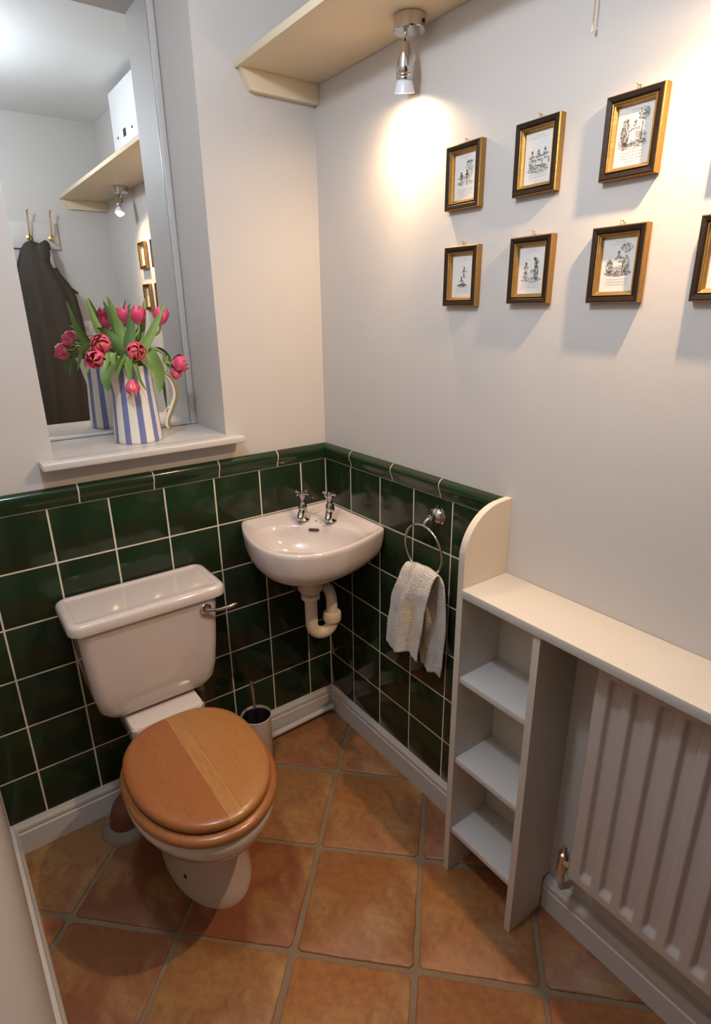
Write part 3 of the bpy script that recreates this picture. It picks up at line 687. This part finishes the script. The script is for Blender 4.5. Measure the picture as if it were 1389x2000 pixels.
NV, NU = 60, 28; zt = RC.z - RRd + .012
v_, f_ = [], []
def lerp(a, b, t): return a + (b - a) * t
def pw(t, pts):
    for (a, x), (b, y) in zip(pts, pts[1:]):
        if t <= b: s = (t - a) / (b - a); s = s * s * (3 - 2 * s); return lerp(x, y, s)
    return pts[-1][1]
for j in range(NV + 1):
    s = -1 + 2 * j / NV            # -1 back hem, 0 over the ring, 1 front hem
    for i in range(NU + 1):
        u = i / NU
        if s >= 0:
            yl = pw(s, [(0, -.505), (.12, -.496), (.45, -.465), (.8, -.449), (1, -.446)]); yr = pw(s, [(0, -.628), (.15, -.622), (.5, -.606), (1, -.590)])
            z = lerp(zt, .552, s) - .007 * math.sin(u * 6.5) * s
            bul = .028 * math.sqrt(min(s * 4, 1)); x = RC.x - .004 - bul - .004 * s
            x += (.012 * math.sin(u * 9 + 1.2 * s) + .005 * math.sin(u * 19 + 2)) * min(1, s * 2 + .3) * math.sin(math.pi * (u * .96 + .02)) ** .6
        else:
            q = -s
            yl = pw(q, [(0, -.505), (.2, -.512), (.6, -.515), (1, -.548)]); yr = pw(q, [(0, -.628), (.1, -.640), (.5, -.648), (.85, -.640), (1, -.634)])
            z = lerp(zt, .505, q) - .006 * u * q + .003 * math.sin(u * 9) * q
            bul = .018 * math.sqrt(min(q * 4, 1)); x = RC.x + bul + (.007 * math.sin(u * 10 + .8) + .003 * math.sin(u * 23)) * min(1, q * 2 + .3) * math.sin(math.pi * (u * .96 + .02)) ** .6
            x = min(x, -.018)
        z += .010 * math.cos(s * math.pi / 2) ** 6 + (.012 * math.sin(math.pi * min(1, (1 - u) * 1.1)) if abs(s) < .2 else 0) * (1 - abs(s) / .2)
        v_.append((x, lerp(yl, yr, u), z))
for j in range(NV):
    for i in range(NU): a = j * (NU + 1) + i; f_.append((a, a + 1, a + NU + 2, a + NU + 1))
tw = link('hand_towel', me_py(v_, f_, 'towel', True), M['towel'])
tag(tw, 'white terry hand towel hanging through the chrome ring', 'towel')
md = tw.modifiers.new('thick', 'SOLIDIFY'); md.thickness = .006; md.offset = 0
md = tw.modifiers.new('sub', 'SUBSURF'); md.levels = 1; md.render_levels = 1

# ------------------------------------------------------------------ shelf unit and counter over the radiator
un = thing('shelf_unit', 'narrow open cream shelf unit with rounded end panel against the right wall', 'shelf unit', (-.076, -.90, 0))
X0 = -.152
def end_panel():
    pr = [(X0, 0), (-.0005, 0), (-.0005, 1.086)]
    cxz = (-.035, .965)
    pts = [(-.022, 1.0855)]
    for k in range(0, 13):
        a = R(90 + 90 * k / 12); pts.append((-.030 + (.152 - .030) * math.cos(a), .965 + .1195 * math.sin(a)))
    poly = [(X0, 0), (-.0265, 0), (-.0265, .112), (-.0005, .112), (-.0005, 1.086)] + pts
    bm = bmesh.new(); loft_add(bm, [[(x, -.788, z) for x, z in poly], [(x, -.806, z) for x, z in poly]])
    return me_bm(bm)
link('end_panel', end_panel(), M['cream'], un)
poly = [(X0 + .002, 0), (-.0275, 0), (-.0275, .104), (-.0005, .104), (-.0005, .8705), (X0 + .002, .8705)]
bm = bmesh.new(); loft_add(bm, [[(x, -1.007, z) for x, z in poly], [(x, -1.025, z) for x, z in poly]]); link('divider', me_bm(bm), M['cream'], un)
for z in (.648, .398, .158): box('shelf_board', (-.147, -1.0068, z - .016), (-.006, -.8062, z), M['gloss_white'], un, .0008)
box('back_panel', (-.006, -1.0068, .11), (-.0005, -.8062, .8705), M['cream'], un)
ct = box('counter', (-.157, YR + .002, .871), (-.001, -.8064, .893), M['counter'], None, .0015)
tag(ct, 'long cream counter board above the radiator along the right wall', 'counter')
# radiator
rad = thing('radiator', 'white ribbed panel radiator under the cream counter', 'radiator', (-.07, -1.42, .25))
Y0, Y1, Z0, Z1 = -1.128, -1.72, .262, .855; XF = -.104
def sst(a, b, t): t = max(0, min(1, (t - a) / (b - a))); return t * t * (3 - 2 * t)
ny, nz = 236, 40; zs = []
for k in range(nz + 1):
    t = k / nz; zs.append(Z0 + (Z1 - Z0) * (.5 - .5 * math.cos(math.pi * t)))
zs = sorted(set([Z0, Z0 + .008] + [Z0 + .012 + .0028 * i for i in range(16)] + [lerp(Z0 + .06, Z1 - .05, i / 6) for i in range(7)] + [Z1 - .048 + .003 * i for i in range(14)] + [Z1]))
v_, f_ = [], []
for i in range(ny + 1):
    y = lerp(Y0, Y1, i / ny)
    ph = ((-1.1725 - y) / .0485); d = abs(ph - round(ph)) * .0485; ok = -.4 < ph < (Y0 - Y1) / .0485 - 1.3
    edge = sst(0, .006, min(Y0 - y, y - Y1))
    for z in zs:
        gz = sst(Z0 + .026, Z0 + .046, z) * (1 - sst(Z1 - .046, Z1 - .026, z))
        w_ = 1 - sst(.0085, .0155, d)
        g = (w_ * gz) if ok else 0
        ez = sst(0, .006, min(z - Z0, Z1 - z))
        v_.append((XF + .013 * g + .006 * (1 - edge * ez), y, z))
n2 = len(zs)
for i in range(ny):
    for k in range(n2 - 1): a = i * n2 + k; f_.append((a, a + 1, a + n2 + 1, a + n2))
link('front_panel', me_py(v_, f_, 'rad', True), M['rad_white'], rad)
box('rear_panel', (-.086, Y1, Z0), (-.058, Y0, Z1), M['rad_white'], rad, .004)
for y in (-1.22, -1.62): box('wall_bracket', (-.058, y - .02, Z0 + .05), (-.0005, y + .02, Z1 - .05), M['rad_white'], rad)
vx, vy = -.074, -1.099
vl = link('valve', lathe_me([(.006, .235), (.013, .238), (.013, .258), (.0105, .262), (.0105, .276), (.0125, .278), (.0125, .290), (.007, .294), (.006, .308), (.004, .312)], (vx, vy, 0), 14), M['chrome'], rad)
link('union_nut', lathe_me([(.009, 0), (.012, .002), (.012, .016), (.009, .018), (.009, .032)], (vx, vy - .004, .270), 6, (0, -1, 0)), M['chrome'], vl)
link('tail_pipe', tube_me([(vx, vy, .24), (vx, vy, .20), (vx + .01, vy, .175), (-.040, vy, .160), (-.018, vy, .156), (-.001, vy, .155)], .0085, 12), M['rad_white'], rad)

# ------------------------------------------------------------------ jug of tulips on the sill
JX, JY, JZ = -.592, .092, 1.1585
jug = thing('jug', 'cream and blue vertically striped jug standing on the sill', 'jug', (JX, JY, JZ))
n = 48; prof = [(.002, .004), (.058, .002), (.0655, 0), (.0675, .003), (.0672, .010), (.0635, .07), (.0590, .14), (.0570, .185), (.0580, .208), (.0585, .2135), (.0560, .214), (.0545, .206), (.0545, .185), (.057, .12), (.060, .03), (.002, .02)]
rings = []
for r, z in prof:
    ring = []
    for i in range(n):
        a = 2 * math.pi * i / n; k = max(0, math.cos(a - R(190))) ** 14 * sst(.15, .21, z) * .022
        ring.append(((r + (k if r > .01 else 0)) * math.cos(a), (r + (k if r > .01 else 0)) * math.sin(a), z + k * .35))
    rings.append(ring)
link('vessel', loft_me(rings, angle=60), M['jug'], jug, True)
hd = [(.054, -.010, .176), (.080, -.018, .190), (.104, -.024, .168), (.112, -.026, .125), (.098, -.022, .085), (.084, -.018, .055), (.082, -.017, .036), (.088, -.018, .028)]
hp = smoothpath(hd, 5)
h_ = link('handle', tube_me(hp, [.0075] * (len(hp) - 3) + [.007, .006, .004], 14), simple('handle_white', (.80, .76, .68), .25), jug, True)
hp2 = [Vector(p) + Vector((.0035, -.0035, 0)) for p in hp[4:-2]]
link('handle_band', tube_me(hp2, .0058, 12), M['handle_olive'], h_, True)

def pix(u, v, y):      # a point at depth y in the niche
    d = cr * ((u - 694.5) / 1132.5) + cd * ((v - 1000) / 1132.5) + cf
    t = (y - CAM.y) / d.y; return CAM + d * t
def petal_mesh(L, Rm, hw, tipin, curl):
    v, f = [], []; nt_, nu = 8, 6
    for j in range(nt_ + 1):
        t = j / nt_
        r = Rm * (math.sin(math.pi * min(1, .06 + t * .62)) ** .75) * (1 - tipin * sst(.55, 1, t)) + curl * sst(.75, 1, t)
        a = hw * (1 - sst(.45, 1.02, t) * .93) * (.55 + .45 * sst(0, .3, t))
        for i in range(nu + 1):
            s = -1 + 2 * i / nu; an_ = a * s; rr = r * (1 + .06 * s * s)
            v.append((rr * math.cos(an_), rr * math.sin(an_), L * t * (1 - .05 * s * s)))
    for j in range(nt_):
        for i in range(nu): k = j * (nu + 1) + i; f.append((k, k + 1, k + nu + 2, k + nu + 1))
    me = me_py(v, f, 'petal', True); return me
PM = {}
for nm, a in (('out', (.052, .0225, 1.0, .30, 0)), ('in', (.054, .0185, 1.0, .35, 0)), ('wide', (.040, .0255, .95, .42, .001)), ('mid', (.043, .0205, .85, .72, .0)), ('core', (.045, .0135, .9, .88, .0)), ('slim', (.046, .0185, 1.0, .35, 0))):
    for mm in ('petal', 'petal2'):
        me = petal_mesh(*a); me.materials.append(M[mm]); PM[nm, mm] = me
def leaf_me(path, width, fold=.25, side=None):
    p = smoothpath(path, 5); v, f = [], []; N = len(p)
    side = Vector(side or (1, .0, 0))
    for i, q in enumerate(p):
        t = i / (N - 1); tg = (p[min(i + 1, N - 1)] - p[max(i - 1, 0)]).normalized()
        sd = (side - tg * side.dot(tg)).normalized(); nr = tg.cross(sd)
        w_ = width * (math.sin(math.pi * min(1, (t * .86 + .14))) ** .8) * (1 if t < .98 else .3) + .0004
        for s in (-1, -.5, 0, .5, 1): v.append(q + sd * (w_ * s) + nr * (fold * w_ * s * s))
    for i in range(N - 1):
        for k in range(4): a = i * 5 + k; f.append((a, a + 1, a + 6, a + 5))
    return me_py(v, f, 'leaf', True)
MOUTH = Vector((JX, JY, JZ + .20))
toC = (CAM - MOUTH).normalized()
def tulip(label, pos, axis, style, bend=None, leaves=(), sc=1.0):
    ax = Vector(axis).normalized()
    t = thing('tulip', label, 'tulip', MOUTH, 'pink tulips in the striped jug')
    d0 = (pos - MOUTH); hx = Vector((d0.x, d0.y, 0)); hx = hx * min(1, .036 / max(hx.length, 1e-6))
    start = MOUTH + Vector((hx.x * .6, hx.y * .6, -.12)); rim = MOUTH + Vector((hx.x, hx.y, .012))
    mids = [Vector(b) for b in (bend or [])]
    endp = pos - ax * (.022 * sc)
    pre = endp - ax * .02
    link('stem', tube_me(smoothpath([start, rim] + mids + [pre, endp + ax * .004], 6), .0034, 8), M['stem'], t)
    q = Vector((0, 0, 1)).rotation_difference(ax)
    bl = link('bloom', lathe_me([(.002, -.002), (.005, .001), (.006, .006), (.004, .016), (.003, .022)], (0, 0, 0), 10), M['stamen'], t, True)
    bl.location = endp - t.location; bl.rotation_mode = 'QUATERNION'; bl.rotation_quaternion = q; bl.scale = (sc, sc, sc)
    lay = {'cup': [('out', 'petal', 3, 0), ('in', 'petal', 3, 60)], 'slim': [('slim', 'petal', 3, 0), ('slim', 'petal2', 3, 60)], 'double': [('wide', 'petal', 5, 0), ('wide', 'petal2', 4, 33), ('mid', 'petal2', 5, 10), ('core', 'petal2', 4, 40)],
           'open': [('wide', 'petal', 3, 0), ('out', 'petal', 3, 60), ('mid', 'petal2', 4, 20), ('core', 'petal2', 3, 0)]}[style]
    for nm, mm, k, off in lay:
        for i in range(k):
            o = link('petal', PM[nm, mm], None, bl, True); o.rotation_euler = (random.uniform(-.08, .08), random.uniform(-.06, .10), R(off + 360 * i / k + random.uniform(-8, 8)))
    for path, wd, side, dark in leaves:
        link('leaf', leaf_me([Vector(p) for p in path], wd, .3, side), M['leaf2' if dark else 'leaf'], t)
def lp(*pts): return [MOUTH + Vector((0, 0, -.05))] + [pix(*p) for p in pts]
cx_ = tuple(cr)
tulip('upright pink tulip standing above the middle of the jug', pix(269, 617, .10), (.08, 0, 1), 'cup', [pix(262, 665, .10)],
      [(lp((243, 690, .11), (232, 640, .13), (209, 578, .13)), .017, cx_, 0), (lp((262, 690, .12), (275, 640, .13), (283, 582, .14)), .014, cx_, 0)])
tulip('upright pink tulip leaning out on the right of the bunch', pix(314, 619, .09), (.25, .05, 1), 'cup', [pix(288, 668, .09)],
      [(lp((275, 690, .08), (295, 650, .075), (323, 588, .07)), .015, cx_, 0)])
tulip('pink tulip half hidden among the upright leaves', pix(243, 618, .135), (-.05, .1, 1), 'cup', [pix(246, 665, .13)],
      [(lp((240, 690, .14), (225, 640, .15), (201, 587, .15)), .014, cx_, 1), (lp((250, 680, .10), (255, 640, .10), (252, 600, .10)), .015, cx_, 1)])
tulip('full double tulip facing out on the left, uppermost of the left pair', pix(196, 671, .045), (-.45, -.75, .35), 'double', [pix(230, 680, .07)],
      [(lp((215, 680, .09), (190, 640, .10), (168, 582, .11)), .013, cx_, 0), (lp((235, 690, .06), (205, 650, .07), (188, 640, .06)), .016, cx_, 1)])
tulip('pink tulip nodding on the left beneath the double tulip', pix(186, 701, .03), (-.5, -.7, -.12), 'open', [pix(215, 690, .055)],
      [(lp((232, 702, .03), (215, 712, .012), (208, 740, .004), (212, 764, .004)), .021, cx_, 1), (lp((225, 695, .04), (212, 700, .02), (204, 728, .01)), .012, cx_, 0)])
tulip('frilled double tulip facing the room above the jug rim', pix(266, 686, .005), (.05, -.95, .25), 'double', [pix(258, 690, .05)],
      [(lp((238, 702, .03), (238, 700, .012), (232, 718, .006), (229, 738, .006)), .011, cx_, 0), (lp((228, 700, .03), (222, 690, .01), (222, 712, .006), (220, 731, .006)), .008, cx_, 0)])
tulip('pink tulip hanging head down in front of the jug stripes', pix(259, 757, .005), (-.02, -.25, -1), 'slim', [pix(255, 700, .015)],
      [(lp((252, 702, .02), (250, 700, .006), (253, 722, .003), (256, 744, .002)), .013, cx_, 0), (lp((262, 712, .02), (266, 716, .005), (274, 742, .0), (286, 763, .0)), .006, cx_, 0)])
tulip('pink tulip arching out to the right, upper of the right pair', pix(351, 710, .07), (.85, -.25, -.12), 'open', [pix(290, 680, .08), pix(318, 690, .075)],
      [(lp((278, 695, .06), (296, 702, .03), (312, 730, .02), (311, 768, .02)), .024, cx_, 0), (lp((280, 688, .09), (305, 678, .09), (328, 695, .09), (338, 722, .09)), .009, cx_, 1)])
tulip('smaller pink tulip drooping on the right beneath its neighbour', pix(344, 729, .085), (.55, -.1, -.7), 'slim', [pix(296, 684, .10), pix(325, 692, .095)],
      [(lp((280, 690, .11), (302, 690, .12), (318, 740, .12), (326, 800, .12)), .008, cx_, 1)], .85)
tulip('pink tulip at the back of the bunch seen in the mirror', pix(232, 628, .17), (-.3, .5, 1), 'cup', [pix(240, 670, .15)],
      [(lp((225, 690, .15), (200, 680, .17), (180, 690, .18), (170, 730, .18)), .016, cx_, 0)])

# ------------------------------------------------------------------ rear wall, seen in the mirror
hb = thing('hook_board', 'white board with two tall brass coat hooks, seen in the mirror', 'coat rack', (-.48, YR, 1.92))
box('board', (-.548, YR + .0005, 1.85), (-.288, YR + .018, 1.985), M['gloss_white'], hb, .004)
for hx_ in (-.325, -.437):
    h = link('hook', lathe_me([(.017, 0), (.016, .004), (.009, .007), (.004, .008)], (hx_, YR + .018, 1.905), 20, (0, 1, 0)), M['brass'], hb)
    link('hook_arm', tube_me(smoothpath([(hx_, YR + .024, 1.905), (hx_, YR + .045, 1.918), (hx_, YR + .055, 1.96), (hx_ + .002, YR + .062, 2.01), (hx_ + .003, YR + .072, 2.036)], 5), .0042, 8), M['brass'], h)
    link('hook_tip', lathe_me([(.002, -.006), (.0065, -.002), (.0065, .003), (.002, .006)], (hx_ + .003, YR + .073, 2.040), 12), M['steel'], h)
    link('hook_lower', tube_me(smoothpath([(hx_, YR + .024, 1.905), (hx_, YR + .045, 1.885), (hx_, YR + .058, 1.890), (hx_, YR + .060, 1.905)], 5), .004, 8), M['brass'], h)
coat = thing('coat', 'long dark brown coat hanging from a brass hook, seen in the mirror', 'coat', (-.437, -1.72, .75))
rings = []
for z, x0, x1, th in ((1.885, -.455, -.420, .012), (1.872, -.475, -.385, .028), (1.84, -.500, -.362, .040), (1.78, -.525, -.345, .048), (1.72, -.545, -.320, .052), (1.66, -.548, -.282, .054), (1.60, -.552, -.258, .055), (1.48, -.555, -.245, .058), (1.37, -.557, -.238, .060), (1.2, -.56, -.245, .062), (1.0, -.56, -.265, .064), (.80, -.56, -.285, .064), (.76, -.56, -.288, .062)):
    ring = []
    for i in range(72):
        a = 2 * math.pi * i / 72; s = sst(1.85, 1.5, z) if False else max(0, min(1, (1.86 - z) / .4))
        fo = 1 + s * (.16 * math.sin(a * 9 + z * 2) + .10 * math.sin(a * 5 + 1 + z * 3))
        x = (x0 + x1) / 2 + (x1 - x0) / 2 * math.copysign(abs(math.cos(a)) ** .8, math.cos(a)); y = -1.779 + th + th * math.sin(a) * (fo if math.sin(a) > 0 else .95)
        ring.append((x + .004 * s * math.sin(a * 7), max(y, -1.779), z))
    rings.append(ring)
link('body', loft_me(rings, angle=80), M['coat'], coat)
link('collar', loft_me([[(-.40 + .055 * math.cos(a) * k, -1.735 + .045 * math.sin(a) * k, z + .02 * math.cos(a)) for a in [2 * math.pi * i / 24 for i in range(24)]] for z, k in ((1.875, .6), (1.86, .9), (1.80, 1.05), (1.765, 1.0))], angle=80), M['coat'], coat)
link('lining', loft_me([[(-.358 + .020 * math.cos(a) * k, -1.715 + .02 * math.sin(a) * k, z) for a in [2 * math.pi * i / 16 for i in range(16)]] for z, k in ((1.84, .4), (1.80, .9), (1.75, 1.0), (1.735, .5))], angle=80), M['lining'], coat)
link('cuff_strap', tube_me([(-.30, -1.735, 1.665), (-.27, -1.73, 1.635), (-.243, -1.73, 1.615)], [.008, .008, .006], 8), M['coat'], coat)
link('hanging_loop', tube_me(smoothpath([(-.447, -1.742, 1.880), (-.443, -1.739, 1.90), (-.437, -1.738, 1.905), (-.431, -1.739, 1.90), (-.427, -1.742, 1.880)], 4), .0022, 6), M['coat'], coat)
sw = thing('light_switch', 'white double switch plate on the rear wall, seen in the mirror', 'switch', (-.19, YR, 1.42))
box('plate', (-.232, YR + .0005, 1.378), (-.146, YR + .010, 1.464), M['box_white'], sw, .003)
for x in (-.209, -.169): box('rocker', (x - .010, YR + .010, 1.405), (x + .010, YR + .014, 1.435), M['gloss_white'], sw, .001)
fb = thing('fuse_box', 'white fuse box standing on the high shelf, seen in the mirror', 'fuse box', (-.05, -.96, 2.13))
box('casing', (-.098, -1.155, 2.1305), (-.001, -.755, 2.478), M['box_white'], fb, .004)
box('switch_window', (-.1005, -.985, 2.270), (-.0975, -.950, 2.300), M['hole'], fb)
for y in (-1.075, -.855): link('screw', lathe_me([(.006, 0), (.006, .002), (.003, .003)], (-.098, y, 2.283), 10, (-1, 0, 0)), M['black'], fb)
